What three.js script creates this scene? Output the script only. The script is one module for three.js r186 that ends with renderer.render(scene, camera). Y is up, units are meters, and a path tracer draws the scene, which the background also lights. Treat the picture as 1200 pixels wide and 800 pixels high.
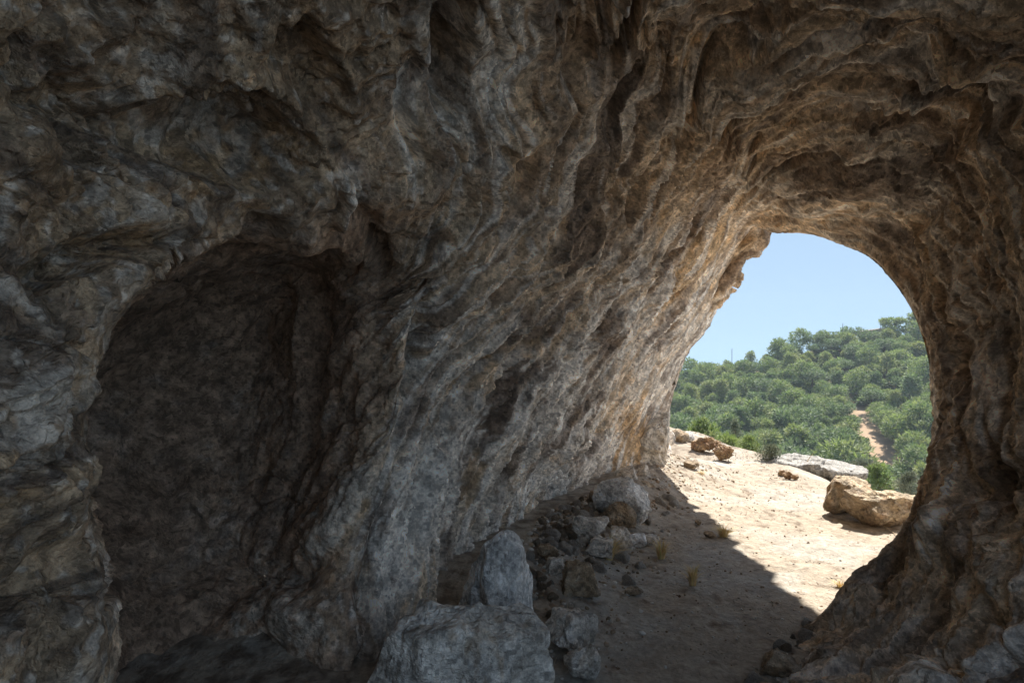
import * as THREE from 'three';
import { mergeGeometries, mergeVertices } from 'three/addons/utils/BufferGeometryUtils.js';

// ------------------------------------------------------------------ camera, sky, sun, exposure
const scene = new THREE.Scene();
const EYE = 1.6, FPX = 820;                        // eye height in metres; focal length in pixels of the 1200 x 800 photograph
const camera = new THREE.PerspectiveCamera(2 * Math.atan(400 / FPX) * 180 / Math.PI, 1.5, 0.05, 3000);
camera.position.set(0, EYE, 0); camera.lookAt(0, EYE, -10);
const renderer = new THREE.WebGLRenderer({ antialias: true });
renderer.toneMapping = THREE.LinearToneMapping;
renderer.toneMappingExposure = 4.3;
renderer.shadowMap.enabled = true; renderer.shadowMap.type = THREE.PCFSoftShadowMap;
const SUN = new THREE.Vector3(0.321, 0.766, -0.557).normalize();
{
  const W = 256, H = 128, data = new Float32Array(W * H * 4), v = new THREE.Vector3();
  for (let j = 0; j < H; j++) for (let i = 0; i < W; i++) {
    const el = ((j + 0.5) / H - 0.5) * Math.PI, az = ((i + 0.5) / W - 0.5) * 2 * Math.PI;
    v.set(Math.cos(el) * Math.cos(az), Math.sin(el), Math.cos(el) * Math.sin(az));
    const t = Math.pow(Math.max(0, v.y), 0.55), k = (j * W + i) * 4;
    const lo = [0.14, 0.198, 0.258], hi = [0.075, 0.106, 0.165];
    for (let c = 0; c < 3; c++) data[k + c] = lo[c] + (hi[c] - lo[c]) * t;
    data[k + 3] = 1;
  }
  const sky = new THREE.DataTexture(data, W, H, THREE.RGBAFormat, THREE.FloatType);
  sky.mapping = THREE.EquirectangularReflectionMapping; sky.magFilter = THREE.LinearFilter; sky.needsUpdate = true;
  scene.background = sky; scene.environment = sky;
}
const sun = new THREE.DirectionalLight(new THREE.Color(1, 0.94, 0.85), 2.75);
sun.position.copy(SUN).multiplyScalar(60).add(new THREE.Vector3(2, 0, -6)); sun.target.position.set(2, 0, -6);
sun.castShadow = true; sun.shadow.mapSize.set(4096, 4096);
Object.assign(sun.shadow.camera, { left: -90, right: 120, top: 160, bottom: -60, near: 1, far: 400 });
scene.add(sun, sun.target);

// ------------------------------------------------------------------ helpers: random numbers and noise
function rng(seed) { let a = seed >>> 0; return () => { a = (a + 0x6D2B79F5) | 0; let t = Math.imul(a ^ (a >>> 15), 1 | a); t = (t + Math.imul(t ^ (t >>> 7), 61 | t)) ^ t; return ((t ^ (t >>> 14)) >>> 0) / 4294967296; }; }
const PERM = new Uint8Array(512);
{ const r = rng(7), p = [...Array(256).keys()]; for (let i = 255; i > 0; i--) { const j = Math.floor(r() * (i + 1)); [p[i], p[j]] = [p[j], p[i]]; } for (let i = 0; i < 512; i++) PERM[i] = p[i & 255]; }
const fade = t => t * t * t * (t * (t * 6 - 15) + 10), mix = (a, b, t) => a + (b - a) * t;
const clamp = (x, a = 0, b = 1) => x < a ? a : x > b ? b : x;
const sstep = (a, b, x) => { const t = clamp((x - a) / (b - a)); return t * t * (3 - 2 * t); };
function grad(h, x, y, z) { h &= 15; const u = h < 8 ? x : y, v = h < 4 ? y : h === 12 || h === 14 ? x : z; return ((h & 1) ? -u : u) + ((h & 2) ? -v : v); }
function noise(x, y, z) {
  const X = Math.floor(x), Y = Math.floor(y), Z = Math.floor(z); x -= X; y -= Y; z -= Z;
  const u = fade(x), v = fade(y), w = fade(z), a = PERM[X & 255] + (Y & 255), b = PERM[(X + 1) & 255] + (Y & 255);
  const A = PERM[a & 511] + (Z & 255), B = PERM[(a + 1) & 511] + (Z & 255), C = PERM[b & 511] + (Z & 255), D = PERM[(b + 1) & 511] + (Z & 255);
  return mix(mix(mix(grad(PERM[A & 511], x, y, z), grad(PERM[C & 511], x - 1, y, z), u), mix(grad(PERM[B & 511], x, y - 1, z), grad(PERM[D & 511], x - 1, y - 1, z), u), v),
    mix(mix(grad(PERM[(A + 1) & 511], x, y, z - 1), grad(PERM[(C + 1) & 511], x - 1, y, z - 1), u), mix(grad(PERM[(B + 1) & 511], x, y - 1, z - 1), grad(PERM[(D + 1) & 511], x - 1, y - 1, z - 1), u), v), w);
}
function fbm(x, y, z, o = 4) { let s = 0, a = 0.5; for (let i = 0; i < o; i++) { s += a * noise(x, y, z); x = x * 2.03 + 5.1; y = y * 2.03 + 1.7; z = z * 2.03 + 9.2; a *= 0.5; } return s; }
function ridged(x, y, z, o = 4) { let s = 0, a = 0.5; for (let i = 0; i < o; i++) { const n = 1 - Math.abs(noise(x, y, z)) * 2; s += a * n * Math.abs(n); x = x * 2.07 + 3.3; y = y * 2.07 + 8.1; z = z * 2.07 + 2.9; a *= 0.5; } return s; }
// angular blocks: every cell of space has a tilted plane of its own, so edges are sharp
function blocks(x, y, z) {
  const X = Math.floor(x), Y = Math.floor(y), Z = Math.floor(z); let best = 1e9, second = 1e9, val = 0;
  for (let i = -1; i < 2; i++) for (let j = -1; j < 2; j++) for (let k = -1; k < 2; k++) {
    const h = PERM[(PERM[(PERM[(X + i) & 255] + Y + j) & 255] + Z + k) & 255], h2 = PERM[h + 91], h3 = PERM[h + 37], h4 = PERM[h2 + 11], h5 = PERM[h3 + 63];
    const dx = X + i + h / 255 - x, dy = Y + j + h2 / 255 - y, dz = Z + k + h3 / 255 - z, d = dx * dx + dy * dy + dz * dz;
    if (d < best) { second = best; best = d; val = (h4 / 255 - 0.5) + dx * (h5 / 127 - 1) * 0.8 + dy * (h4 / 127 - 1) * 0.8 + dz * (h / 127 - 1) * 0.8; }
    else if (d < second) second = d;
  }
  return val * clamp((Math.sqrt(second) - Math.sqrt(best)) * 5);
}
const at = (px, py, d) => new THREE.Vector3((px - 600) / FPX * d, EYE - (py - 400) / FPX * d, -d);     // a pixel of the photograph and a distance -> a point
// ------------------------------------------------------------------ helpers: names and groups
const taken = new Map();
const numbered = n => { const k = taken.get(n) || 0; taken.set(n, k + 1); return k ? `${n}_${String(k).padStart(3, '0')}` : n; };
function tag(o, label, category, group, kind) { if (label) o.userData.label = label; if (category) o.userData.category = category; if (group) o.userData.group = group; if (kind) o.userData.kind = kind; return o; }
function mesh(name, geo, mat, parent = scene) { const m = new THREE.Mesh(geo, mat); m.name = parent === scene ? numbered(name) : name; m.castShadow = m.receiveShadow = true; parent.add(m); return m; }
function thing(name, label, category, group) { const g = new THREE.Group(); g.name = numbered(name); scene.add(g); return tag(g, label, category, group); }
const structure = (name, geo, mat, label) => tag(mesh(name, geo, mat), label, null, null, 'structure');

// ------------------------------------------------------------------ helpers: a surface cut finer where it is near
// P(u, v, out) gives the smooth surface; the triangles are split until their edges are short for their distance, then pushed along the normal by relief()
function fineSurface(P, u0, u1, nu, v0, v1, nv, { px = 2.4, wrapU = false, relief, color, flip = 1, maxTris = 1.3e6, coarse = null, uv = null }) {
  const U = [], V = [], X = [], Y = [], Z = [], C = [], T = [], F = [], tmp = [0, 0, 0], e = 0.004, p1 = [0, 0, 0], p2 = [0, 0, 0], p3 = [0, 0, 0], p4 = [0, 0, 0], rgb = [0, 0, 0];
  const add = (u, v) => {
    if (wrapU) u = u0 + (((u - u0) % (u1 - u0)) + u1 - u0) % (u1 - u0);
    P(u, v, tmp); P(u + e, v, p1); P(u - e, v, p2); P(u, Math.min(v1, v + e), p3); P(u, Math.max(v0, v - e), p4);
    const ax = p1[0] - p2[0], ay = p1[1] - p2[1], az = p1[2] - p2[2], bx = p3[0] - p4[0], by = p3[1] - p4[1], bz = p3[2] - p4[2];
    let nx = ay * bz - az * by, ny = az * bx - ax * bz, nz = ax * by - ay * bx; const l = flip / (Math.sqrt(nx * nx + ny * ny + nz * nz) || 1), N = [nx * l, ny * l, nz * l], h = relief(tmp, N, u, v);
    for (let k = 0; k < 3; k++) tmp[k] += N[k] * h;
    F.push(N[0] * tmp[0] + N[1] * (tmp[1] - EYE) + N[2] * tmp[2] > 0.35 * Math.hypot(tmp[0], tmp[1] - EYE, tmp[2]) ? 1 : 0);
    if (uv) { const t = uv(u, v, tmp, h); T.push(t[0], t[1]); }
    color(tmp, N, u, v, rgb); C.push(rgb[0], rgb[1], rgb[2]); U.push(u); V.push(v); X.push(tmp[0]); Y.push(tmp[1]); Z.push(tmp[2]); return U.length - 1;
  };
  for (let j = 0; j <= nv; j++) for (let i = 0; i < (wrapU ? nu : nu + 1); i++) add(u0 + (u1 - u0) * i / nu, v0 + (v1 - v0) * j / nv);
  const w = wrapU ? nu : nu + 1; let tris = [], period = wrapU ? u1 - u0 : 0;
  for (let j = 0; j < nv; j++) for (let i = 0; i < nu; i++) { const a = j * w + i, b = j * w + (i + 1) % w, c = a + w, d = b + w; if ((i + j) & 1) tris.push(a, b, c, b, d, c); else tris.push(a, b, d, a, d, c); }
  const k = px / FPX * 1200 / 1024;
  for (let pass = 0; pass < 9; pass++) {
    const mid = new Map(), n0 = U.length;
    const need = (a, b) => {
      const key = a < b ? a * 4194304 + b : b * 4194304 + a; let m = mid.get(key);
      if (m !== undefined) return m;
      const dx = X[a] - X[b], dy = Y[a] - Y[b], dz = Z[a] - Z[b], len3 = dx * dx + dy * dy + dz * dz;
      const mx = (X[a] + X[b]) / 2, my = (Y[a] + Y[b]) / 2 - EYE, mz = -(Z[a] + Z[b]) / 2, dist = Math.sqrt(mx * mx + my * my + mz * mz);
      const along = (dx * mx + dy * my - dz * mz) / (dist || 1), len = Math.sqrt(Math.max(len3 - along * along, 0.36 * len3));
      const seen = mz > 0.4 && Math.abs(mx) < 0.83 * mz + 0.2 && Math.abs(my) < 0.57 * mz + 0.2;
      m = len > (seen ? k : k * 14) * (coarse ? coarse(U[a], V[a]) : 1) * (F[a] && F[b] ? 3 : 1) * Math.max(dist, 0.9) ? -2 : -1;
      if (m === -2) { let ua = U[a], ub = U[b]; if (period) { if (ub - ua > period / 2) ub -= period; else if (ua - ub > period / 2) ub += period; } m = add((ua + ub) / 2, (V[a] + V[b]) / 2); }
      mid.set(key, m); return m;
    };
    const out = [];
    for (let t = 0; t < tris.length; t += 3) {
      const a = tris[t], b = tris[t + 1], c = tris[t + 2], ab = need(a, b), bc = need(b, c), ca = need(c, a);
      const n = (ab >= 0) + (bc >= 0) + (ca >= 0);
      if (!n) out.push(a, b, c);
      else if (n === 3) out.push(a, ab, ca, ab, b, bc, ca, bc, c, ab, bc, ca);
      else if (n === 1) { if (ab >= 0) out.push(a, ab, c, ab, b, c); else if (bc >= 0) out.push(a, b, bc, a, bc, c); else out.push(a, b, ca, b, c, ca); }
      else if (ab < 0) out.push(c, ca, bc, a, b, bc, a, bc, ca);
      else if (bc < 0) out.push(a, ab, ca, ab, b, c, ab, c, ca);
      else out.push(b, bc, ab, a, ab, bc, a, bc, c);
    }
    tris = out;
    if (U.length === n0 || tris.length / 3 > maxTris) break;
  }
  const n = U.length, pos = new Float32Array(n * 3), col = new Float32Array(C);
  for (let i = 0; i < n; i++) { pos[i * 3] = X[i]; pos[i * 3 + 1] = Y[i]; pos[i * 3 + 2] = Z[i]; }
  const g = new THREE.BufferGeometry();
  g.setAttribute('position', new THREE.BufferAttribute(pos, 3)); g.setAttribute('color', new THREE.BufferAttribute(col, 3)); g.setIndex(tris); if (uv) g.setAttribute('uv', new THREE.BufferAttribute(new Float32Array(T), 2));
  g.computeVertexNormals(); g.userData = { U, V };
  return g;
}
// some of the triangles of a geometry as a geometry of its own, with the normals of the whole; uv in metres from the side that each triangle faces most
function pick(g, keep = () => true) {
  const idx = g.index.array, pos = g.attributes.position.array, nor = g.attributes.normal.array, col = g.attributes.color.array, map = new Map(), p = [], n = [], c = [], t2 = [], out = [];
  for (let t = 0; t < idx.length; t += 3) if (keep(idx[t], idx[t + 1], idx[t + 2])) {
    const s = [0, 1, 2].map(k => Math.abs(nor[idx[t] * 3 + k] + nor[idx[t + 1] * 3 + k] + nor[idx[t + 2] * 3 + k])), axis = s[0] > s[1] && s[0] > s[2] ? 0 : s[1] > s[2] ? 1 : 2;
    for (let k = 0; k < 3; k++) {
      const i = idx[t + k], key = i * 3 + axis; let m = map.get(key);
      if (m === undefined) { m = map.size; map.set(key, m); const x = pos[i * 3], y = pos[i * 3 + 1], z = pos[i * 3 + 2]; p.push(x, y, z); n.push(nor[i * 3], nor[i * 3 + 1], nor[i * 3 + 2]); c.push(col[i * 3], col[i * 3 + 1], col[i * 3 + 2]); if (axis === 0) t2.push(z, y); else if (axis === 1) t2.push(x, z); else t2.push(x, y); }
      out.push(m);
    }
  }
  const r = new THREE.BufferGeometry();
  r.setAttribute('position', new THREE.Float32BufferAttribute(p, 3)); r.setAttribute('normal', new THREE.Float32BufferAttribute(n, 3)); r.setAttribute('color', new THREE.Float32BufferAttribute(c, 3)); r.setAttribute('uv', new THREE.Float32BufferAttribute(t2, 2)); r.setIndex(out);
  return r;
}
// fine grain of the stone: a tile of noise, 1 unit of uv = 1 metre; sx and sy stretch it, holes adds small pits
function grainTile(size, period, sx, sy, seed, holes, lo, hi, srgb) {
  const data = new Uint8Array(size * size * 4);
  const lat = (x, y, px, py, k) => { const X = Math.floor(x), Y = Math.floor(y), fx = fade(x - X), fy = fade(y - Y), v = (i, j) => PERM[(PERM[(((i % px) + px) % px) & 255] + (((j % py) + py) % py) + k * 17) & 255] / 255; return mix(mix(v(X, Y), v(X + 1, Y), fx), mix(v(X, Y + 1), v(X + 1, Y + 1), fx), fy); };
  for (let j = 0; j < size; j++) for (let i = 0; i < size; i++) {
    let s = 0, a = 0.5, px = period * sx, py = period * sy; const x = i / size, y = j / size;
    for (let o = 0; o < 6; o++) { s += a * lat(x * px, y * py, px, py, seed + o); a *= 0.85; px *= 2; py *= 2; }
    s = 0.5 + (s / 2.08 - 0.5) * 1.5; const n = lat(x * period * 4 * sx, y * period * 4 * sy, period * 4 * sx, period * 4 * sy, seed + 9); s -= holes * sstep(0.68, 0.9, n);
    const v = clamp(mix(lo, hi, clamp((s - 0.2) / 0.6))) * 255, k = (j * size + i) * 4; data[k] = data[k + 1] = data[k + 2] = v; data[k + 3] = 255;
  }
  const t = new THREE.DataTexture(data, size, size); t.wrapS = t.wrapT = THREE.RepeatWrapping; t.magFilter = THREE.LinearFilter; t.minFilter = THREE.LinearMipmapLinearFilter; t.generateMipmaps = true; if (srgb) t.colorSpace = THREE.SRGBColorSpace; t.needsUpdate = true; return t;
}
const rockBump = grainTile(1024, 14, 1, 1, 3, 0.35, 0, 1), rockTint = grainTile(1024, 12, 1, 1, 21, 0.3, 0.6, 1, true), dustBump = grainTile(1024, 12, 1, 1, 40, -0.5, 0, 1), dustTint = grainTile(1024, 10, 1, 1, 60, 0.25, 0.84, 1, true);
const M = {
  rock: new THREE.MeshStandardMaterial({ name: 'limestone', vertexColors: true, roughness: 0.92, map: rockTint, bumpMap: rockBump, bumpScale: 0.008 }),
  earth: new THREE.MeshStandardMaterial({ name: 'dry_earth', vertexColors: true, roughness: 1, map: dustTint, bumpMap: dustBump, bumpScale: 0.007 }),
  slope: new THREE.MeshStandardMaterial({ name: 'red_earth', vertexColors: true, roughness: 1 }),
};

// ------------------------------------------------------------------ the cave: a tunnel of rock through the foot of a cliff
// each row runs along the rock from the mouth to behind the camera: [pixel x, pixel y, distance] or, under the floor, { w: [x, y, distance] }
const under = (x, y) => [8.4, 6.8, 5.1, 3.9, 3.4, 3.0, 2.7, 2.2, 1.6].map((d, i) => ({ w: [Array.isArray(x) ? x[i] : x, y, d] }));
const ROWS = [
  under([1.7, 0.6, -0.1, -0.5, -0.9, -1.5, -2.0, -1.3, -1.2], -0.6).map((e, i) => ({ w: [e.w[0], e.w[1], [8.4, 6.8, 5.1, 3.9, 3.4, 3.6, 3.2, 2.0, 1.55][i]] })),
  [[783, 545, 8.4], [690, 575, 6.8], [590, 640, 5.1], [495, 740, 3.9], [395, 780, 3.4], [300, 790, 3.6], [110, 830, 3.2], [130, 780, 2.0], [20, 800, 1.55]],
  [[778, 497, 8.4], [705, 520, 6.8], [600, 560, 5.0], [475, 620, 3.9], [400, 650, 3.7], [290, 650, 4.2], [70, 690, 3.4], [118, 640, 2.0], [0, 640, 1.55]],
  [[800, 422, 8.4], [740, 440, 6.8], [630, 460, 5.0], [490, 480, 4.0], [430, 490, 4.0], [290, 500, 4.8], [50, 540, 3.6], [108, 510, 2.0], [-10, 520, 1.5]],
  [[826, 385, 8.4], [770, 375, 6.8], [660, 380, 5.0], [515, 385, 4.0], [440, 390, 4.0], [300, 400, 4.9], [60, 420, 3.6], [132, 400, 2.05], [0, 400, 1.5]],
  [[852, 328, 8.5], [805, 310, 6.8], [700, 300, 5.0], [555, 300, 3.9], [445, 315, 3.9], [320, 320, 4.5], [110, 330, 3.4], [170, 340, 2.15], [0, 270, 1.6]],
  [[872, 290, 8.4], [825, 278, 6.7], [725, 255, 4.9], [590, 245, 3.8], [450, 268, 3.55], [340, 275, 3.7], [200, 295, 3.1], [236, 298, 2.35], [30, 180, 1.65]],
  [[886, 268, 8.1], [850, 245, 6.6], [760, 205, 4.8], [640, 175, 3.7], [490, 205, 3.2], [395, 235, 2.95], [310, 245, 2.75], [268, 246, 2.5], [80, 80, 1.75]],
  [[907, 272, 7.48], [880, 232, 6.3], [820, 165, 4.6], [720, 95, 3.55], [590, 75, 3.0], [480, 95, 2.75], [380, 120, 2.55], [290, 140, 2.35], [150, -20, 1.8]],
  [[944, 272, 6.41], [920, 228, 5.6], [880, 150, 4.3], [820, 60, 3.2], [750, 0, 2.65], [680, -50, 2.35], [610, -100, 2.15], [550, -150, 1.95], [480, -250, 1.65]],
  [[987, 286, 5.74], [985, 238, 5.2], [985, 160, 4.1], [975, 75, 3.2], [960, 0, 2.6], [950, -60, 2.3], [940, -110, 2.1], [930, -160, 1.9], [900, -260, 1.65]],
  [[1022, 302, 5.4], [1040, 255, 4.9], [1065, 190, 4.0], [1090, 110, 3.2], [1120, 40, 2.7], [1140, -20, 2.4], [1160, -70, 2.2], [1180, -120, 2.0], [1220, -220, 1.7]],
  [[1050, 332, 5.1], [1080, 290, 4.7], [1120, 235, 3.9], [1165, 170, 3.2], [1210, 110, 2.8], [1250, 60, 2.5], [1290, 10, 2.3], [1330, -40, 2.1], [1400, -120, 1.8]],
  [[1075, 375, 4.9], [1105, 345, 4.5], [1145, 305, 3.8], [1190, 260, 3.25], [1240, 220, 2.9], [1290, 180, 2.6], [1340, 140, 2.4], [1390, 100, 2.2], [1480, 40, 1.9]],
  [[1090, 430, 4.7], [1115, 415, 4.3], [1150, 390, 3.75], [1195, 365, 3.3], [1250, 340, 2.9], [1310, 320, 2.6], [1360, 300, 2.4], [1410, 280, 2.2], [1520, 240, 1.9]],
  [[1095, 510, 4.5], [1115, 500, 4.15], [1150, 490, 3.6], [1195, 480, 3.2], [1250, 475, 2.85], [1310, 470, 2.55], [1360, 470, 2.35], [1410, 470, 2.15], [1520, 470, 1.85]],
  [[1080, 570, 4.15], [1105, 575, 3.95], [1140, 580, 3.45], [1180, 585, 3.05], [1240, 590, 2.7], [1300, 600, 2.45], [1350, 610, 2.25], [1400, 620, 2.05], [1500, 640, 1.8]],
  [[1062, 622, 3.92], [1085, 640, 3.8], [1115, 665, 3.3], [1150, 690, 2.9], [1200, 720, 2.55], [1250, 750, 2.3], [1290, 780, 2.15], [1330, 810, 2.0], [1420, 870, 1.75]],
  [[1010, 672, 3.85], [1020, 705, 3.7], [1035, 755, 3.2], [1055, 810, 2.8], [1090, 880, 2.45], [1130, 940, 2.2], [1170, 1000, 2.05], [1210, 1060, 1.9], [1290, 1150, 1.7]],
  [[950, 732, 3.98], [922, 786, 3.5], [885, 870, 3.0], [870, 950, 2.6], [880, 1010, 2.35], [890, 1060, 2.15], [910, 1120, 1.98], [930, 1180, 1.85], [980, 1300, 1.6]],
  [4.0, 3.5, 3.0, 2.6, 2.35, 2.15, 1.98, 1.85, 1.6].map(d => ({ w: [1.0, -0.65, d] })),
  [4.6, 4.2, 3.6, 3.0, 2.6, 2.3, 2.1, 1.9, 1.6].map(d => ({ w: [0.5, -0.8, d] })),
  [7.0, 6.0, 4.6, 3.6, 3.0, 2.6, 2.3, 2.0, 1.6].map((d, i) => ({ w: [[0.9, 0.4, 0, -0.2, -0.3, -0.4, -0.4, -0.4, -0.4][i], -0.8, d] })),
];
const NR = ROWS.length, GRID = ROWS.map((row, r) => {
  const pts = row.map(e => e.w ? new THREE.Vector3(e.w[0], e.w[1], -e.w[2]) : at(...e)), rim = pts[0], last = pts[8];
  const c = new THREE.Vector3(2.0, 1.0, rim.z), out = rim.clone().sub(c).setZ(0).normalize();
  const right = clamp(out.x), left = clamp(-out.x);
  const o1 = rim.clone().addScaledVector(out, 0.22).add(new THREE.Vector3(0, 0, -0.05 * left + 0.05 * right)), o2 = rim.clone().addScaledVector(out, 1.6).add(new THREE.Vector3(0, 0, -0.25 * left + 0.9 * right)), o3 = rim.clone().addScaledVector(out, 9).add(new THREE.Vector3(0, 0, -1.5 * left + 3.5 * right));
  const nc = new THREE.Vector3(0.4, 1.3, 0), d = last.clone().sub(nc).setZ(0);
  // behind the camera the rock on the right and the roof above it end: there the cave stands open to the valley and the sky
  const dx = d.x / d.length(), dy = d.y / d.length(), open = Math.max(clamp(dx * 1.6 - 0.2) * clamp(1.2 - 1.3 * dy), clamp(1.5 * dy) * sstep(-0.3, 0.3, dx));
  const near = [[1.05 + 0.12 * open, -0.4 - 0.9 * open], [1.05 + 0.4 * open, 0.5 - 1.6 * open], [1.05 + 0.8 * open, 1.4 - 2.3 * open], [0.85 + 1.4 * open, 2.2 - 2.9 * open], [0.95 + 1.8 * open, 2.6 - 3.1 * open], [3 + open, 3.2 - 3.4 * open]].map(([s, z]) => nc.clone().addScaledVector(d, s).setZ(z));
  return [o3, o2, o1, ...pts, ...near].map(p => p.toArray());
});
const NC = GRID[0].length;
const cr = (a, b, c, d, t) => b + 0.5 * t * (c - a + t * (2 * a - 5 * b + 4 * c - d + t * (3 * (b - c) + d - a)));
const rowAt = [[0, 0, 0], [0, 0, 0], [0, 0, 0], [0, 0, 0]];
function cavePoint(u, v, out) {
  u = ((u % NR) + NR) % NR; const i = Math.floor(u), fu = u - i, j = clamp(Math.floor(v), 0, NC - 2), fv = v - j;
  const j0 = Math.max(0, j - 1), j3 = Math.min(NC - 1, j + 2);
  for (let k = 0; k < 4; k++) { const g = GRID[(i + k - 1 + NR) % NR], o = rowAt[k]; for (let c = 0; c < 3; c++) o[c] = cr(g[j0][c], g[j][c], g[j + 1][c], g[j3][c], fv); }
  for (let c = 0; c < 3; c++) out[c] = cr(rowAt[0][c], rowAt[1][c], rowAt[2][c], rowAt[3][c], fu);
}
// the beds of the limestone stand tilted across the tunnel: BN is their normal, BA and BB lie in them
const BN = new THREE.Vector3(0.3, -0.55, -0.8).normalize(), BA = new THREE.Vector3(0.4, 0.8, -0.4).cross(BN).normalize(), BB = BA.clone().cross(BN).normalize();
const bed = p => [p[0] * BN.x + p[1] * BN.y + p[2] * BN.z, p[0] * BA.x + p[1] * BA.y + p[2] * BA.z, p[0] * BB.x + p[1] * BB.y + p[2] * BB.z];
// where on the cave: 0..1 weights of the kinds of rock face
function zone(p, u, v) {
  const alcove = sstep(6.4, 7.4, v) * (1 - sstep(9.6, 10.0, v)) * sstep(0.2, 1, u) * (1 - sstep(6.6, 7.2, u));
  const pillar = sstep(9.7, 10.1, v) * (1 - sstep(8, 9, u));
  const right = sstep(12.5, 14, u) * (1 - sstep(19.5, 20.5, u)), rubble = sstep(15.2, 17, u) * (1 - sstep(19.5, 20.5, u));
  const wall = (1 - sstep(6.5, 8.5, u)) * (1 - sstep(6.2, 7.2, v));
  const ceiling = sstep(6.5, 8.5, u) * (1 - sstep(12.5, 14, u));
  return { alcove, pillar, right, rubble, wall, ceiling };
}
// metres along the tunnel, counted along the rock; the beds lean outwards on the overhanging wall
const ALONG = GRID.map(g => { const l = [0]; for (let j = 1; j < NC; j++) l.push(l[j - 1] + Math.min(Math.hypot(...[0, 1, 2].map(c => g[j][c] - g[j - 1][c])), 2.2)); return l.map(x => x - l[3]); });
const MEAN = ALONG[0].map((_, j) => { let m = 0; for (let r = 2; r < 18; r++) m += ALONG[r][j]; return m / 16; });
const bedAt = (u, v) => {
  const j = clamp(Math.floor(v), 0, NC - 2), f = v - j, i = Math.floor(u) % NR, k = (i + 1) % NR, t = u - Math.floor(u), um = u > 20 ? 0 : u;
  return 0.75 * mix(mix(ALONG[i][j], ALONG[i][j + 1], f), mix(ALONG[k][j], ALONG[k][j + 1], f), t * t * (3 - 2 * t)) + 0.25 * mix(MEAN[j], MEAN[j + 1], f) + 0.3 * Math.min(um, 5);
};
// single hollows (and, with a depth below 0, bulges) of the rock: pixel, half-sizes in pixels, turn in degrees, depth in metres
const HOLLOWS = [[530, 88, 46, 15, 58, 0.24], [757, 18, 11, 26, 0, 0.22], [690, 58, 36, 18, 20, 0.12], [268, 165, 75, 34, 32, 0.26], [345, 85, 42, 20, 45, 0.16], [135, 285, 46, 15, 55, 0.16], [92, 430, 13, 34, 0, 0.1],
  [25, 700, 26, 50, 10, 0.16], [722, 238, 42, 10, 48, 0.12], [798, 165, 18, 9, 0, 0.12], [625, 278, 40, 10, 50, 0.1], [870, 40, 62, 24, 0, 0.16], [1000, 112, 70, 17, -15, 0.12], [1080, 172, 62, 14, -22, 0.12], [492, 400, 13, 62, -12, 0.18],
  [440, 285, 14, 30, -10, 0.14], [583, 480, 11, 95, -24, 0.07], [1150, 120, 60, 18, -20, 0.12], [1135, 390, 14, 60, 5, 0.12], [590, 170, 10, 7, 0, 0.1], [1165, 560, 18, 40, 10, 0.1], [1090, 240, 50, 10, -35, 0.08],
  [392, 602, 24, 78, -35, -0.13], [345, 640, 12, 60, -40, -0.06], [330, 720, 70, 26, 15, -0.1], [60, 560, 20, 80, 0, -0.06], [350, 225, 90, 16, 20, -0.08], [1040, 700, 50, 24, 40, -0.07], [1130, 640, 26, 50, -20, -0.08], [660, 520, 16, 70, -24, -0.05], [960, 230, 60, 9, -12, -0.06]];
function locate(f) {
  const t = [0, 0, 0]; let best = 1e9;
  for (let u = 0; u < 20; u += 0.1) for (let v = 3; v < 12; v += 0.1) {
    cavePoint(u, v, t); const d = -t[2]; if (d < 0.5) continue;
    const e = Math.hypot(600 + FPX * t[0] / d - f[0], 400 - FPX * (t[1] - EYE) / d - f[1]) + d * 2;
    if (e < best) { best = e; f.c = [t[0], t[1], t[2]]; }
  }
  const d = -f.c[2], a = f[4] * Math.PI / 180; f.x = [Math.cos(a) / (f[2] * d / FPX), Math.sin(a) / (f[2] * d / FPX)]; f.y = [-Math.sin(a) / (f[3] * d / FPX), Math.cos(a) / (f[3] * d / FPX)]; f.r = Math.max(f[2], f[3]) * d / FPX * 2 + 0.1;
  return f;
}
HOLLOWS.forEach(locate);
function hollow(x, y, z, wob) {
  let h = 0;
  for (const f of HOLLOWS) {
    const dx = x - f.c[0], dy = y - f.c[1], dz = z - f.c[2]; if (Math.abs(dx) > f.r || Math.abs(dy) > f.r || Math.abs(dz) > 0.9) continue;
    const a = dx * f.x[0] + dy * f.x[1], b = dx * f.y[0] + dy * f.y[1], q = Math.sqrt(a * a + b * b) * (1 + wob); h -= f[5] * (1 - sstep(0.35, 1.25, q)) * (1 - sstep(0.5, 0.9, Math.abs(dz)));
  }
  return h;
}
// overlapping plates: a slow rise and a sudden drop, broken up along the bed
const plates = (s, a, b, k) => { const m = s + 0.45 * fbm(a, b, k, 3) + 0.25 * noise(a * 4, b * 4, k + s), i = Math.floor(m), f = m - i; const on = 0.5 + 0.9 * noise(i * 7.3 + k, a * 1.1, b * 1.1); return clamp(on, 0, 1) * (f < 0.76 ? Math.pow(f / 0.76, 1.6) : fade((1 - f) / 0.24)); };
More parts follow.
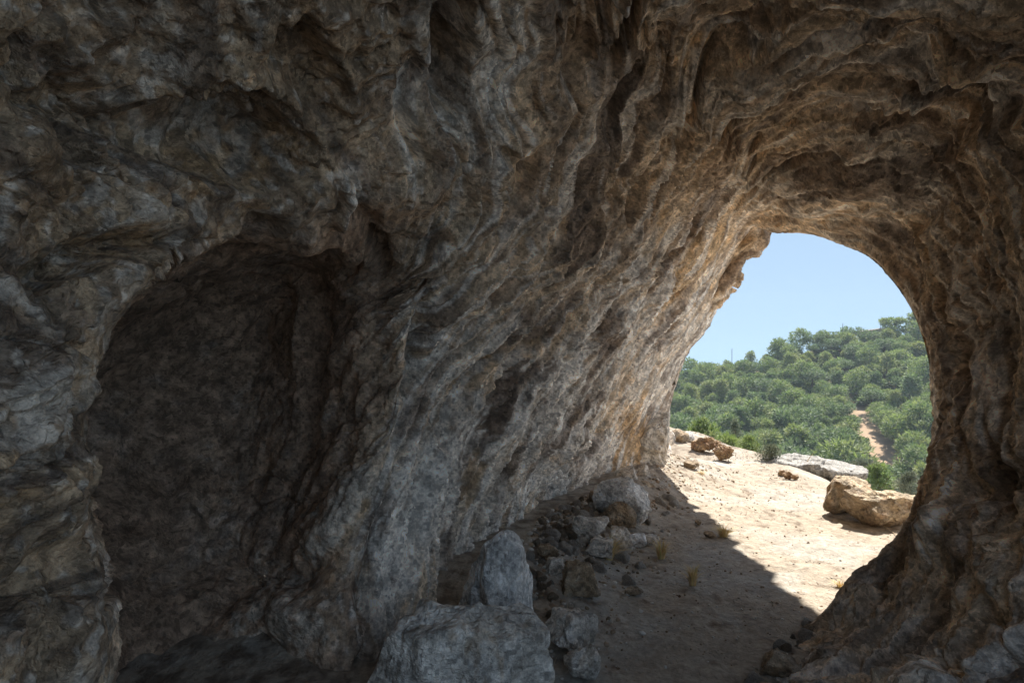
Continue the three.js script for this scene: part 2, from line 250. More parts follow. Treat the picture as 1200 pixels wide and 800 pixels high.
// shingled flakes: long cells lying along the beds, each tipped the same way and standing at a height of its own
function flakes(x, y, z) {
  const X = Math.floor(x), Y = Math.floor(y), Z = Math.floor(z); let best = 1e9, second = 1e9, val = 0;
  for (let i = -1; i < 2; i++) for (let j = -1; j < 2; j++) for (let k = -1; k < 2; k++) {
    const h = PERM[(PERM[(PERM[(X + i) & 255] + Y + j) & 255] + Z + k) & 255], h2 = PERM[h + 91], h3 = PERM[h + 37];
    const dx = X + i + h / 255 - x, dy = Y + j + h2 / 255 - y, dz = Z + k + h3 / 255 - z, d = dx * dx + dy * dy + dz * dz;
    if (d < best) { second = best; best = d; val = (h2 / 255 - 0.5) * 0.9 + dx * 0.9 + dy * (h3 / 255 - 0.5) + dz * (h / 255 - 0.5); } else if (d < second) second = d;
  }
  return val * clamp((Math.sqrt(second) - Math.sqrt(best)) * 7);
}
const pits = (x, y, z) => { const n = noise(x, y, z); return -sstep(0.25, 0.6, n); };
function caveRelief(p, n, u, v) {
  const z = zone(p, u, v), [x, y, w] = p, q = bedAt(u, v);
  const wp = fbm(x * 1.3, y * 1.3, w * 1.3, 3) * 0.06, b = bed(p), b1 = b[1] + wp, b2 = b[2] - wp, b0 = q + wp * 0.35;
  const near = Math.max(z.pillar, sstep(7.6, 9, v) * sstep(6, 7, u) * (1 - sstep(10, 11.5, u))), rough = (1 - 0.85 * z.alcove) * (1 - 0.8 * near) * (1 - 0.4 * z.ceiling) * (1 - 0.45 * z.right), soft = z.alcove;
  const grit = fbm(x * 15, y * 15, w * 15, 2), brk = fbm(x * 1.7, y * 1.7, w * 1.7 + 70, 3), fl = clamp(0.75 + 1.8 * brk), bl = clamp(0.6 - 2 * brk);
  let h = fbm(x * 0.9, y * 0.9, w * 0.9 + 4, 3) * 0.26 * (1 - 0.3 * soft) * (1 - 0.3 * z.wall);                                     // swells and hollows
  h += (plates(b0 * 1.5, b1 * 0.8, b2 * 0.8, 3.5) - 0.3) * 0.075 * rough;
  const pit = fbm(b0 * 3.2 + 50, b1 * 1.3, b2 * 1.3, 3); h -= sstep(0.13, 0.3, pit) * 0.15 * rough;              // long hollows
  h += blocks(b0 * 2.4 + wp, b1 * 1.5, b2 * 1.5) * (0.06 * rough + 0.09 * z.rubble);                            // broken faces
  h += blocks(x * 3.6, y * 3.6, w * 3.6 + 9) * 0.07 * bl * (1 - 0.5 * z.wall) * (1 - 0.6 * soft);
  let s = hollow(x, y, w, wp + grit * 0.5);
  s += flakes(b0 * 6.5, b1 * 0.8, b2 * 0.8) * 0.095 * rough * fl;
  s += flakes(b0 * 15 + 5, b1 * 1.7, b2 * 1.7) * 0.038 * rough * fl;
  s += fbm(b0 * 8, b1 * 0.8, b2 * 0.8, 3) * 0.042 * rough;
  s += blocks(x * 10, y * 10, w * 10) * (0.022 + 0.02 * z.rubble) * (0.4 + 0.6 * bl) * (1 - 0.5 * soft) * (1 - 0.75 * z.wall) * (1 - 0.4 * z.ceiling);
  const cut = noise(b0 * 2.2 + 9, b1 * 1.0, b2 * 1.0); s -= (1 - sstep(0, 0.05, Math.abs(cut))) * 0.045 * rough * sstep(0, 0.25, noise(x * 1.5, y * 1.5, w * 1.5 + 20));   // open joints
  const crk = noise(x * 1.9 + 3, y * 1.9, w * 1.9 + 33); s -= (1 - sstep(0, 0.035, Math.abs(crk))) * 0.03 * sstep(0, 0.25, noise(x * 1.1, y * 1.1, w * 1.1 + 51));
  s += grit * 0.02 + pits(x * 20, y * 20, w * 20) * 0.012;
  if (soft > 0) { const f = noise(x * 2.2 + wp * 3, y * 1.1, w * 2.2); s += soft * ((1 - Math.abs(f) * 2) * 0.07 + fbm(x * 4, y * 3, w * 4, 3) * 0.035 + blocks(x * 2 + wp, y * 2, w * 2) * 0.04); }
  if (near > 0) s += near * (blocks(x * 4, y * 3, w * 4) * 0.045 + fbm(x * 7, y * 6, w * 7, 4) * 0.05 + pits(x * 7, y * 5, w * 7) * 0.05 + pits(x * 15, y * 13, w * 15) * 0.022 + fbm(x * 30, y * 30, w * 30, 2) * 0.012);
  const rr = sstep(12, 13.5, u), rim = 1 - 0.93 * Math.exp(-(((v - 3 + 0.3 * rr) / 0.9) ** 2)) - 0.7 * Math.exp(-(((v - 10) / 0.25) ** 2)) * (1 - sstep(7, 8, u)), rs = 0.3 + 0.7 * rim;
  return h * rim + s * rs;
}
const pal = { tan: [0.64, 0.49, 0.335], grey: [0.62, 0.54, 0.445], pale: [0.82, 0.755, 0.67], brown: [0.38, 0.27, 0.175], dark: [0.19, 0.14, 0.105], ochre: [0.52, 0.34, 0.17] };
const blend = (c, k, t) => { for (let i = 0; i < 3; i++) c[i] += (k[i] - c[i]) * t; };
// stains and crusts that the photograph shows one by one: pixel, half-sizes in pixels, turn, colour, strength
const STAINS = [[748, 520, 26, 34, -20, 'ochre', 0.85], [772, 535, 9, 42, -5, 'pale', 0.8], [800, 325, 22, 40, -30, 'ochre', 0.7], [840, 290, 18, 30, -35, 'ochre', 0.6], [720, 470, 16, 60, -25, 'tan', 0.6], [583, 490, 11, 100, -24, 'dark', 0.7], [515, 570, 26, 90, -22, 'pale', 0.75], [470, 650, 36, 60, -20, 'pale', 0.6], [392, 602, 22, 70, -35, 'grey', 0.8], [340, 710, 60, 40, 0, 'grey', 0.6], [640, 590, 20, 70, -15, 'pale', 0.6],
  [560, 560, 14, 30, -10, 'ochre', 0.5], [620, 610, 16, 30, 0, 'tan', 0.7], [690, 560, 18, 50, -10, 'pale', 0.7], [660, 440, 14, 90, -26, 'pale', 0.5], [1180, 330, 5, 70, 12, 'pale', 0.7], [1145, 265, 40, 4, -40, 'pale', 0.6], [60, 620, 40, 110, 0, 'pale', 0.5], [20, 470, 20, 60, 0, 'grey', 0.5], [1085, 660, 30, 40, 30, 'grey', 0.6], [1040, 730, 60, 40, 20, 'grey', 0.5], [700, 280, 60, 22, 40, 'dark', 0.5], [820, 210, 50, 20, 30, 'brown', 0.5]].map(f => locate(f));
function caveColor(p, n, u, v, c) {
  const z = zone(p, u, v), [x, y, w] = p, b = bed(p), q = bedAt(u, v) + 0.2 * fbm(x * 1.3, y * 1.3, w * 1.3, 3); b[0] = q;
  let n1 = fbm(x * 1.3 + 9, y * 1.3, w * 1.3, 4), n2 = fbm(q * 6.5, b[1] * 0.9, b[2] * 0.9, 3), n3 = 1.2 * fbm(x * 11, y * 11, w * 11 + 5, 2), n4 = 1.15 * fbm(q * 14 + 3, b[1] * 1.2, b[2] * 1.2, 2);
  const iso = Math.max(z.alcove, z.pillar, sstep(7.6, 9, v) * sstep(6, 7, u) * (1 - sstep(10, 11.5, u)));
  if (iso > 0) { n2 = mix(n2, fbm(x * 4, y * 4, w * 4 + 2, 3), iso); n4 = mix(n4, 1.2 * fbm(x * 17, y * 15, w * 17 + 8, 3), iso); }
  const calcite = z.wall * sstep(2.6, 0.8, y + n1 * 1.6);
  c[0] = pal.tan[0]; c[1] = pal.tan[1]; c[2] = pal.tan[2];
  blend(c, pal.grey, sstep(-0.05, 0.2, n1 * (1 - 0.5 * z.wall) + n2 * 0.7 - 0.05 + calcite * 0.3));
  blend(c, pal.brown, sstep(0, 0.2, n2 + n3 * 0.35 + 0.05 - calcite * 0.15) * 0.8);
  blend(c, pal.pale, sstep(0.02, 0.2, n4 + n1 * 0.4 + calcite * 0.16 - 0.05) * 0.8);
  blend(c, pal.ochre, sstep(0.14, 0.3, fbm(x * 1.7 + 40, y * 1.7, w * 1.7, 3) + n3 * 0.3 - 0.07 + 0.1 * sstep(5, 3.2, v) * z.wall) * 0.6);
  blend(c, pal.dark, sstep(0.03, 0.2, fbm(q * 3 + 60, b[1] * 1.3, b[2] * 1.3, 4) + n3 * 0.15) * 0.75);
  const l1 = noise(q * 7 + 12, b[1] * 0.55, b[2] * 0.55), l2 = noise(q * 10 + 44, b[1] * 0.7, b[2] * 0.7), ln = (1 - iso) * (0.6 + 0.4 * z.wall);   // mineral streaks down the beds
  blend(c, pal.dark, (1 - sstep(0.02, 0.09, Math.abs(l1) + 0.1 * n3)) * 0.7 * ln * sstep(-0.1, 0.15, n1 + n2)); blend(c, pal.pale, (1 - sstep(0.02, 0.1, Math.abs(l2) + 0.1 * n3)) * 0.75 * ln * sstep(0.12, -0.12, n1 - calcite * 0.15));
  if (z.alcove > 0) blend(c, [0.35, 0.24, 0.165], z.alcove * (0.72 + 0.22 * sstep(0.3, 0, n1 + n2)));  // brown alcove rock, its colour darkened further to stand in for shade
  const nearDark = sstep(0.45, 0.55, iso * (1 - z.alcove) + n1 * 0.5 + n3 * 0.25); for (let k = 0; k < 3; k++) c[k] *= 1 - nearDark * [0.42, 0.46, 0.5][k];   // near left rock: browner face, also darkened in place of shade; noisy border
  for (const f of STAINS) {
    const dx = x - f.c[0], dy = y - f.c[1]; if (Math.abs(dx) > f.r || Math.abs(dy) > f.r || Math.abs(w - f.c[2]) > 0.9) continue;
    blend(c, pal[f[5]], f[6] * (1 - sstep(0.6, 0.95, Math.hypot(dx * f.x[0] + dy * f.x[1], dx * f.y[0] + dy * f.y[1]) + n4 * 1.6 + n3 * 0.9)));
  }
  const g = (1 + n3 * 0.7) * 1.75; c[0] *= g; c[1] *= g; c[2] *= g;
}
console.time('cave');
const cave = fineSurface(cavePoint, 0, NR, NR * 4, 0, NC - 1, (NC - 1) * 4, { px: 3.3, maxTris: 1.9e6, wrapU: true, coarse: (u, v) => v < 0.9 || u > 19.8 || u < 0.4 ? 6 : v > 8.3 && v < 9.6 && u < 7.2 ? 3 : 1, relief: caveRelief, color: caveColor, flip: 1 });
console.timeEnd('cave'); console.log('cave triangles', cave.index.count / 3);
{
  const { U, V } = cave.userData;
  const kind = i => { const u = U[i]; return u >= 8 && u < 13 ? 1 : u >= 13 && u < 20 ? 2 : 0; };
  const of = (a, b, c) => kind(Math.min(a, b, c));
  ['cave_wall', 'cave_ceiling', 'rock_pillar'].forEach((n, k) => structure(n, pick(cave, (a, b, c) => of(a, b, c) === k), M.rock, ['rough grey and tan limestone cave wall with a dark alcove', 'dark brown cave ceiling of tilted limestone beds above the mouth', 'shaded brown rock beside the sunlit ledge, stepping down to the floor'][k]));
}

// ------------------------------------------------------------------ the ground: cave floor and ledge, dropping to the valley
const edgeX = d => 3.5 + 0.25 * fbm(d * 0.5, 3, 1, 2) - 0.35 * sstep(9.5, 12, d);
const wallX = d => d < 3.3 ? -0.6 : d < 3.9 ? mix(-0.6, -0.2, (d - 3.3) / 0.6) : d < 5.5 ? mix(-0.2, 0.27, (d - 3.9) / 1.6) : mix(0.27, 1.87, (d - 5.5) / 2.9);
function groundY(x, d) {
  let y = 0.02 * noise(x * 0.8, d * 0.8, 2) + 0.012 * noise(x * 2.5, d * 2.5, 7);
  const pile = 1 - sstep(0, 1.15, x - wallX(d)); y += 0.24 * pile * pile * sstep(3.2, 4.6, d) * (1 - sstep(8.3, 9.5, d));
  y += 0.22 * sstep(9, 11.5, d) * (1 - sstep(2.3, 3.2, x));
  const e = Math.max(x - edgeX(d), (d - 12.2) * 0.36); if (e > 0) y -= e * e / (e + 0.6) * 0.8;
  return y;
}
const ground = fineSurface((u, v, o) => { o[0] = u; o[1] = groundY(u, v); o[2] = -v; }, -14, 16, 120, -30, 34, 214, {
  px: 4.6, flip: 1, uv: (u, v) => [u, v],
  relief: (p) => fbm(p[0] * 3, 3, p[2] * 3, 3) * 0.018 + fbm(p[0] * 8, 6, p[2] * 8, 2) * 0.012 + fbm(p[0] * 24, 7, p[2] * 24, 3) * 0.008 + Math.max(0, blocks(p[0] * 16, p[1] * 16, p[2] * 16)) * 0.006,
  color: (p, n, u, v, c) => {
    const a = fbm(p[0] * 1.2, 1, p[2] * 1.2, 4), b = fbm(p[0] * 9, 5, p[2] * 9, 4), g = fbm(p[0] * 40, 9, p[2] * 40, 3);
    c[0] = 0.44; c[1] = 0.375; c[2] = 0.295; blend(c, [0.46, 0.42, 0.36], sstep(0, 0.2, a)); blend(c, [0.33, 0.25, 0.18], sstep(0.08, 0.28, b) * 0.5);
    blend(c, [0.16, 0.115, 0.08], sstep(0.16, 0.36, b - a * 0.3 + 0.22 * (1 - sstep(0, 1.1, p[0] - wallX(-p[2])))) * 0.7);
    const k = 1 + g * 0.5; c[0] *= k; c[1] *= k; c[2] *= k;
  },
});
console.log('ground triangles', ground.index.count / 3);
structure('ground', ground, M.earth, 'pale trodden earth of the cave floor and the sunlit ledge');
// the point of the ground under a pixel
function groundHit(px, py, from = 2.2, to = 33) {
  for (let d = from; d < to; d += 0.01) { const x = (px - 600) / FPX * d; if (EYE - (py - 400) / FPX * d <= groundY(x, d)) return new THREE.Vector3(x, groundY(x, d), -d); }
  return at(px, py, to);
}

// ------------------------------------------------------------------ the hill across the valley
const RIDGE = [[560, 480], [700, 452], [780, 434], [832, 421], [880, 407], [928, 391], [952, 382], [988, 380], [1015, 378], [1048, 372], [1075, 367], [1200, 350], [1500, 335]];
function ridgeY(x) { const px = 600 + FPX * x / 195; let k = 0; while (k < RIDGE.length - 2 && RIDGE[k + 1][0] < px) k++; const [a, b] = [RIDGE[k], RIDGE[k + 1]], py = mix(a[1], b[1], clamp((px - a[0]) / (b[0] - a[0]), -1, 1)); return EYE - (py - 400) / FPX * 195 - 6.6; }
function hillY(x, d) {
  const t = clamp((d - 90) / 105), base = -21 + 3 * noise(x * 0.02, d * 0.02, 3), r = ridgeY(x);
  let y = base + (r - base) * (0.8 * t + 0.2 * t * t) + 1.3 * fbm(x * 0.035, d * 0.035, 5, 3) * sstep(0, 0.2, t) * (1 - 0.7 * sstep(0.9, 1, t));
  if (d < 90) y = mix(-14, base, sstep(20, 90, d)); if (d > 195) y -= (d - 195) * 0.3;
  return y;
}
// the bare strip of red earth on the slope
const inClearing = (px, py) => { const c = 1003 + (py - 480) * 0.55, w = 9 + (py - 480) * 0.2; return py > 466 && py < 552 ? 1 - sstep(0.8, 1.2, Math.abs(px - c) / w) : 0; };
const clearing = (x, d) => inClearing(600 + FPX * x / d + 9 * noise(x * 0.25, d * 0.25, 8), 400 - FPX * (hillY(x, d) - EYE) / d);
{
  const NX = 180, ND = 150, pos = [], col = [], idx = [];
  for (let j = 0; j <= ND; j++) for (let i = 0; i <= NX; i++) {
    const d = 24 + 236 * Math.pow(j / ND, 0.8), x = -160 + 460 * i / NX;
    pos.push(x, hillY(x, d) + 0.5 * fbm(x * 0.3, d * 0.3, 1, 3), -d);
    const c = [0.2, 0.15, 0.09]; blend(c, [0.4, 0.27, 0.175], clamp(clearing(x, d) * (0.75 + 0.8 * fbm(x * 0.5, d * 0.5, 31, 2)) + sstep(0.1, 0.3, fbm(x * 0.09, d * 0.09, 22, 3)) * 0.6)); blend(c, [0.17, 0.17, 0.075], sstep(0, 0.3, fbm(x * 0.4, d * 0.4, 12, 3)) * 0.7 * (1 - clearing(x, d)));
    const g = 1 + 0.7 * fbm(x * 0.8, d * 0.8, 2, 3); col.push(c[0] * g, c[1] * g, c[2] * g);
  }
  for (let j = 0; j < ND; j++) for (let i = 0; i < NX; i++) { const a = j * (NX + 1) + i, b = a + 1, c = a + NX + 1; idx.push(a, b, c, b, c + 1, c); }
  const g = new THREE.BufferGeometry(); g.setAttribute('position', new THREE.Float32BufferAttribute(pos, 3)); g.setAttribute('color', new THREE.Float32BufferAttribute(col, 3)); g.setIndex(idx); g.computeVertexNormals();
  structure('hillside', g, M.slope, 'slope of reddish dry earth across the valley, under the pines');
}
const leafMat = (name, t) => new THREE.MeshPhysicalMaterial({ name, vertexColors: true, roughness: 0.9, side: THREE.DoubleSide, transmission: t, thickness: 0 });
M.leaf = leafMat('pine_needles', 0.45); M.bark = new THREE.MeshStandardMaterial({ name: 'bark', color: new THREE.Color().setRGB(0.13, 0.095, 0.07), roughness: 1 });
M.straw = new THREE.MeshStandardMaterial({ name: 'straw', vertexColors: true, roughness: 0.9, side: THREE.DoubleSide }); M.stone = new THREE.MeshStandardMaterial({ name: 'loose_stone', vertexColors: true, roughness: 0.93, map: rockTint, bumpMap: rockBump, bumpScale: 0.012 });
const Y_UP = new THREE.Vector3(0, 1, 0);
function limb(a, b, r0, r1, seg = 5) { const d = b.clone().sub(a), l = d.length(), g = new THREE.CylinderGeometry(r1, r0, l, seg, 3); const p = g.attributes.position; for (let i = 0; i < p.count; i++) { const t = p.getY(i) / l + 0.5, k = Math.sin(t * Math.PI) * l * 0.05; p.setX(i, p.getX(i) + k); p.setZ(i, p.getZ(i) - k * 0.6); } g.translate(0, l / 2, 0).applyQuaternion(new THREE.Quaternion().setFromUnitVectors(Y_UP, d.normalize())).translate(a.x, a.y, a.z); g.deleteAttribute('uv'); return g; }
// foliage: many small pointed leaf faces spread over clumps; each clump has a tint of its own
function foliage(clumps, r, { per = 70, len = 0.5, wide = 0.26, tints, flat = 0.62, up = 0.35 }) {
  const pos = [], col = [], v = new THREE.Vector3(), a = new THREE.Vector3(), b = new THREE.Vector3();
  for (const [cx, cy, cz, R] of clumps) {
    const tint = tints[Math.floor(r() * tints.length)], k = 0.8 + r() * 0.45;
    for (let i = 0; i < per; i++) {
      v.set(r() * 2 - 1, r() * 2 - 1, r() * 2 - 1); if (v.lengthSq() > 1) { i--; continue; }
      const q = Math.pow(v.length(), 0.4) / (v.length() || 1); v.multiplyScalar(q * R * (0.75 + 0.5 * r())); v.y *= flat;
      a.copy(v).normalize(); a.y += up; a.x += r() - 0.5; a.y += r() - 0.5; a.z += r() - 0.5; a.normalize(); b.set(r() - 0.5, (r() - 0.5) * 0.5, r() - 0.5).normalize();
      const l = len * (0.6 + 0.8 * r()), w = wide * (0.6 + 0.8 * r()) / 2, x = cx + v.x, y = cy + v.y, z = cz + v.z;
      pos.push(x - b.x * w, y - b.y * w, z - b.z * w, x + b.x * w, y + b.y * w, z + b.z * w, x + a.x * l, y + a.y * l, z + a.z * l);
      const g = k * (0.75 + 0.5 * r()); for (let c = 0; c < 3; c++) col.push(tint[0] * g, tint[1] * g, tint[2] * g);
    }
  }
  const g = new THREE.BufferGeometry(); g.setAttribute('position', new THREE.Float32BufferAttribute(pos, 3)); g.setAttribute('color', new THREE.Float32BufferAttribute(col, 3)); g.computeVertexNormals(); return g;
}
const GREENS = [[0.18, 0.25, 0.068], [0.215, 0.28, 0.075], [0.145, 0.21, 0.065], [0.23, 0.275, 0.095]], DEEP = [[0.12, 0.18, 0.06], [0.14, 0.2, 0.068], [0.155, 0.21, 0.085]], LIGHT = [[0.22, 0.27, 0.075], [0.25, 0.28, 0.09], [0.19, 0.25, 0.07]];
function pineParts(seed, h, R, kind) {              // trunk and crown of one tree; kind 0 rounded, 1 flat-topped, 2 loose and tall
  const r = rng(seed), clumps = [], limbs = [limb(new THREE.Vector3(0, -0.6, 0), new THREE.Vector3(0.25 * (r() - 0.5), h * 0.8, 0.25 * (r() - 0.5)), 0.2, 0.07, 6)];
  const n = [26, 20, 24][kind];
  for (let i = 0; i < n; i++) {
    const t = (i + 0.5) / n, ang = i * 2.4 + r() * 0.8, y = kind === 1 ? h * (0.68 + 0.28 * r()) : h * (0.34 + 0.62 * t), wide = kind === 1 ? 1 - 0.25 * Math.abs(r()) : kind === 2 ? 1 - 0.75 * t : Math.sqrt(Math.max(0.06, 1 - (t * 1.55 - 0.5) ** 2));
    const rad = R * wide * (0.45 + 0.55 * Math.sqrt(r())), x = Math.cos(ang) * rad, z = Math.sin(ang) * rad;
    clumps.push([x, y, z, R * (0.26 + 0.16 * r())]);
    if (i % 3 === 0) limbs.push(limb(new THREE.Vector3(0, y * 0.78, 0), new THREE.Vector3(x * 0.8, y - 0.1, z * 0.8), 0.07, 0.025, 4));
  }
  return [mergeGeometries(limbs), foliage(clumps, r, { per: 84, len: 0.6, wide: 0.32, tints: [GREENS, DEEP, LIGHT, GREENS][seed % 4] })];
}
const KINDS = [[11, 7.4, 3.1, 0], [12, 6.6, 2.7, 0], [13, 7.0, 3.4, 1], [14, 8.2, 2.9, 2], [15, 6.0, 3.0, 0], [16, 7.6, 3.3, 0], [17, 7.2, 2.6, 2], [18, 5.6, 2.4, 0]].map(k => pineParts(...k));
function tree(name, [trunk, crown], x, y, z, s, turn, label, category, group) {
  const t = thing(name, label, category, group); mesh('trunk', trunk, M.bark, t); mesh('crown', crown, M.leaf, t);
  t.position.set(x, y, z); t.rotation.y = turn; t.scale.set(s, s * (0.9 + 0.2 * ((turn * 7) % 1)), s); return t;
}
{
  const r = rng(99), spots = [];
  for (let k = 0; k < 9000 && spots.length < 296; k++) {
    const d = 92 + 106 * r(), x = d * (0.19 + 0.43 * r()), px = 600 + FPX * x / d;
    if (px < 768 || px > 1112) continue;
    if (clearing(x, d) > 0.25 || clearing(x, d + 3) > 0.5) continue;
    if ([1, 2.5, 4.5].some(h => [-7, 0, 7].some(o => inClearing(600 + FPX * x / d + o, 400 - FPX * (hillY(x, d) + h - EYE) / d) > 0.4))) continue;
    const near = 3.3 + 1.3 * r(); if (spots.some(s => (s[0] - x) ** 2 + (s[1] - d) ** 2 < near * near)) continue;
    spots.push([x, d]);
  }
  console.log('pines', spots.length);
  const farther = [], wood = new THREE.InstancedMesh(KINDS[0][1], M.leaf, 260), wm = new THREE.Matrix4(), wq = new THREE.Quaternion();     // the same wood going on to both sides
  for (let k = 0; k < 20000 && farther.length < 260; k++) { const d = 92 + 106 * r(), x = d * (-0.1 + 1.2 * r()), px = 600 + FPX * x / d; if ((px > 768 && px < 1112) || farther.some(f => (f[0] - x) ** 2 + (f[1] - d) ** 2 < 22)) continue; farther.push([x, d]); }
  farther.forEach(([x, d], i) => { const s = 0.6 + 0.5 * r(); wm.compose(new THREE.Vector3(x, hillY(x, d), -d), wq.setFromAxisAngle(Y_UP, r() * 6.28), new THREE.Vector3(s, s, s)); wood.setMatrixAt(i, wm); }); wood.count = farther.length;
  wood.name = 'distant_wood'; wood.castShadow = wood.receiveShadow = true; scene.add(wood); tag(wood, 'dense pine wood going on along the hillside', 'wood', null, 'stuff');
  const scrub = new THREE.InstancedMesh(foliage(Array.from({ length: 9 }, () => [r() * 1.4 - 0.7, 0.35 + r() * 0.6, r() * 1.4 - 0.7, 0.45 + 0.2 * r()]), r, { per: 60, len: 0.4, wide: 0.24, tints: [...GREENS, ...DEEP] }), M.leaf, 2200), m4 = new THREE.Matrix4(), q = new THREE.Quaternion();
  for (let i = 0; i < 2200; ) { const d = 90 + 108 * r(), x = d * (-0.1 + 1.2 * r()); if (clearing(x, d) > 0.3 || fbm(x * 0.09, d * 0.09, 22, 3) > 0.16 + 0.1 * r()) continue; const s = 0.8 + 1.1 * r(); m4.compose(new THREE.Vector3(x, hillY(x, d), -d), q.setFromAxisAngle(Y_UP, r() * 6.28), new THREE.Vector3(s, s * (0.7 + 0.4 * r()), s)); scrub.setMatrixAt(i++, m4); }
  scrub.name = 'scrub'; scrub.castShadow = scrub.receiveShadow = true; scene.add(scrub); tag(scrub, 'low green scrub between the pines on the hillside', 'scrub', null, 'stuff');
  for (const [x, d] of spots) tree('pine_tree', KINDS[Math.floor(r() * KINDS.length)], x, hillY(x, d), -d, 0.5 + 0.55 * r() * (0.55 + 0.45 * r()) + (d < 125 ? 0.22 * r() : 0), r() * 6.28, 'green pine in the dense wood covering the hillside', 'tree', 'pines on the hillside');
}
// ------------------------------------------------------------------ rocks
const ICO = new Map();
const ico = n => { if (!ICO.has(n)) { const g = new THREE.IcosahedronGeometry(1, n); g.deleteAttribute('uv'); g.deleteAttribute('normal'); ICO.set(n, mergeVertices(g, 1e-5)); } return ICO.get(n).clone(); };
const STONE = {
  pale: [[0.68, 0.64, 0.58], [0.54, 0.49, 0.42], [0.4, 0.31, 0.22]], grey: [[0.55, 0.505, 0.45], [0.42, 0.36, 0.29], [0.66, 0.62, 0.565]], brown: [[0.3, 0.22, 0.14], [0.4, 0.33, 0.25], [0.2, 0.15, 0.1]],
  tan: [[0.36, 0.29, 0.2], [0.29, 0.2, 0.125], [0.42, 0.36, 0.29]], red: [[0.28, 0.175, 0.1], [0.36, 0.26, 0.155], [0.18, 0.11, 0.07]], slab: [[0.34, 0.325, 0.3], [0.29, 0.275, 0.25], [0.38, 0.365, 0.34]], white: [[0.78, 0.755, 0.72], [0.66, 0.63, 0.585], [0.42, 0.4, 0.37]],
};
// a broken stone: the space inside a dozen random planes, its edges slightly worn, then pitted; faces = how many planes, each with a tone of its own
function stoneGeo(seed, sx, sy, sz, { detail = 10, color = 'grey', faces = 13, sharp = 26, rough = 1, extra = [], box = false } = {}) {
  const r = rng(seed), g = ico(detail), p = g.attributes.position, n = p.count, planes = [], col = new Float32Array(n * 3), pal3 = STONE[color], S = Math.max(sx, sy, sz);
  for (let i = 0; i < faces; i++) { const v = new THREE.Vector3(r() - 0.5, r() - 0.5, r() - 0.5).normalize(); planes.push([v.x, v.y, v.z, 0.72 + 0.3 * r(), Math.floor(r() * 2.5)]); }
  if (box) for (let k = 0; k < 6; k++) { const v = new THREE.Vector3((k === 0) - (k === 1) + 1.1 * (r() - 0.5), (k === 2) - (k === 3) + 1.1 * (r() - 0.5), (k === 4) - (k === 5) + 1.1 * (r() - 0.5)).normalize(); planes.push([v.x, v.y, v.z, 0.48 + 0.22 * r(), Math.floor(r() * 2.5)]); }
  for (const e of extra) { const v = new THREE.Vector3(e[0], e[1], e[2]).normalize(); planes.push([v.x, v.y, v.z, e[3], Math.floor(r() * 2.5)]); }
  for (let i = 0; i < n; i++) {
    const x = p.getX(i), y = p.getY(i), z = p.getZ(i); let s = 0, top = 0, face = 0;
    for (const q of planes) { const d = (x * q[0] + y * q[1] + z * q[2]) / q[3]; if (d > 0) { s += Math.pow(d, sharp); if (d > top) { top = d; face = q[4]; } } }
    let R = Math.min(1.25, Math.pow(s, -1 / sharp)), X = x * R * sx, Y = y * R * sy, Z = z * R * sz; const o = seed * 3.7;
    const h = rough * S * (0.10 * fbm(X / S * 2.2 + o, Y / S * 2.2, Z / S * 2.2, 3) + 0.04 * ridged(X / S * 5 + o, Y / S * 2.5, Z / S * 5, 3) + 0.11 * blocks(X / S * 2.3 + o, Y / S * 2.3, Z / S * 2.3) + 0.035 * blocks(X / S * 6 + o, Y / S * 5, Z / S * 6) - 0.02 + 0.035 * fbm(X * 28 + o, Y * 12, Z * 28, 3) / Math.max(1, S * 4));
    X += x * h; Y += y * h; Z += z * h; p.setXYZ(i, X, Y, Z);
    const c = [...pal3[0]]; blend(c, pal3[1], sstep(0, 0.2, fbm(X * 9 + o, Y * 9, Z * 9, 4)) * 0.8); blend(c, pal3[face % 3], face ? 0.4 : 0); blend(c, pal3[2], sstep(0.08, 0.3, fbm(X * 16, Y * 6 + o, Z * 16, 4)) * 0.7);
    const k = 1.75; col[i * 3] = c[0] * k; col[i * 3 + 1] = c[1] * k; col[i * 3 + 2] = c[2] * k;
  }
  g.setAttribute('color', new THREE.BufferAttribute(col, 3)); g.computeVertexNormals(); return pick(g);
}
// a rock that fills the box x0..x1, y0..y1 of the photograph and stands on the ground under its lower edge (or at distance d)
function rock(name, label, category, [x0, x1, y0, y1], o = {}) {
  const foot = o.d ? at((x0 + x1) / 2, y1, o.d) : groundHit((x0 + x1) / 2, y1), d = -foot.z, w = (x1 - x0) / FPX * d / 2, h = (y1 - y0) / FPX * d / 2, deep = (o.deep ?? 0.9) * w;
  const detail = o.detail ?? clamp(Math.round((x1 - x0 + y1 - y0) / 4.5), 5, 44), g = stoneGeo(o.seed ?? x0, w * 1.08, h * 1.12, deep, { detail, ...o });
  g.computeBoundingBox(); const bb = g.boundingBox, fit = [w * 2.05, h * 2.15, deep * 2].map((t, k) => t / (bb.max.getComponent(k) - bb.min.getComponent(k))); g.translate(-(bb.min.x + bb.max.x) / 2, 0, -(bb.min.z + bb.max.z) / 2); g.scale(...fit); g.computeBoundingBox();
  const m = mesh(name, g, M.stone); m.position.set(foot.x, foot.y - g.boundingBox.min.y - 0.10 * h, foot.z - deep * 0.8); tag(m, label, category, o.group); return m;
}
rock('boulder', 'tall pale angular boulder standing against the foot of the cave wall', 'boulder', [535, 628, 628, 766], { d: 3.5, color: 'white', seed: 21, deep: 0.75, faces: 7, box: true, sharp: 50, rough: 0.7, extra: [[-0.8, -0.25, 0.6, 0.62], [0.35, 0.12, 0.95, 0.66], [0.95, 0.1, 0.1, 0.82], [-0.25, 1, 0.3, 0.82], [0.5, 0.85, 0.2, 0.85]] });
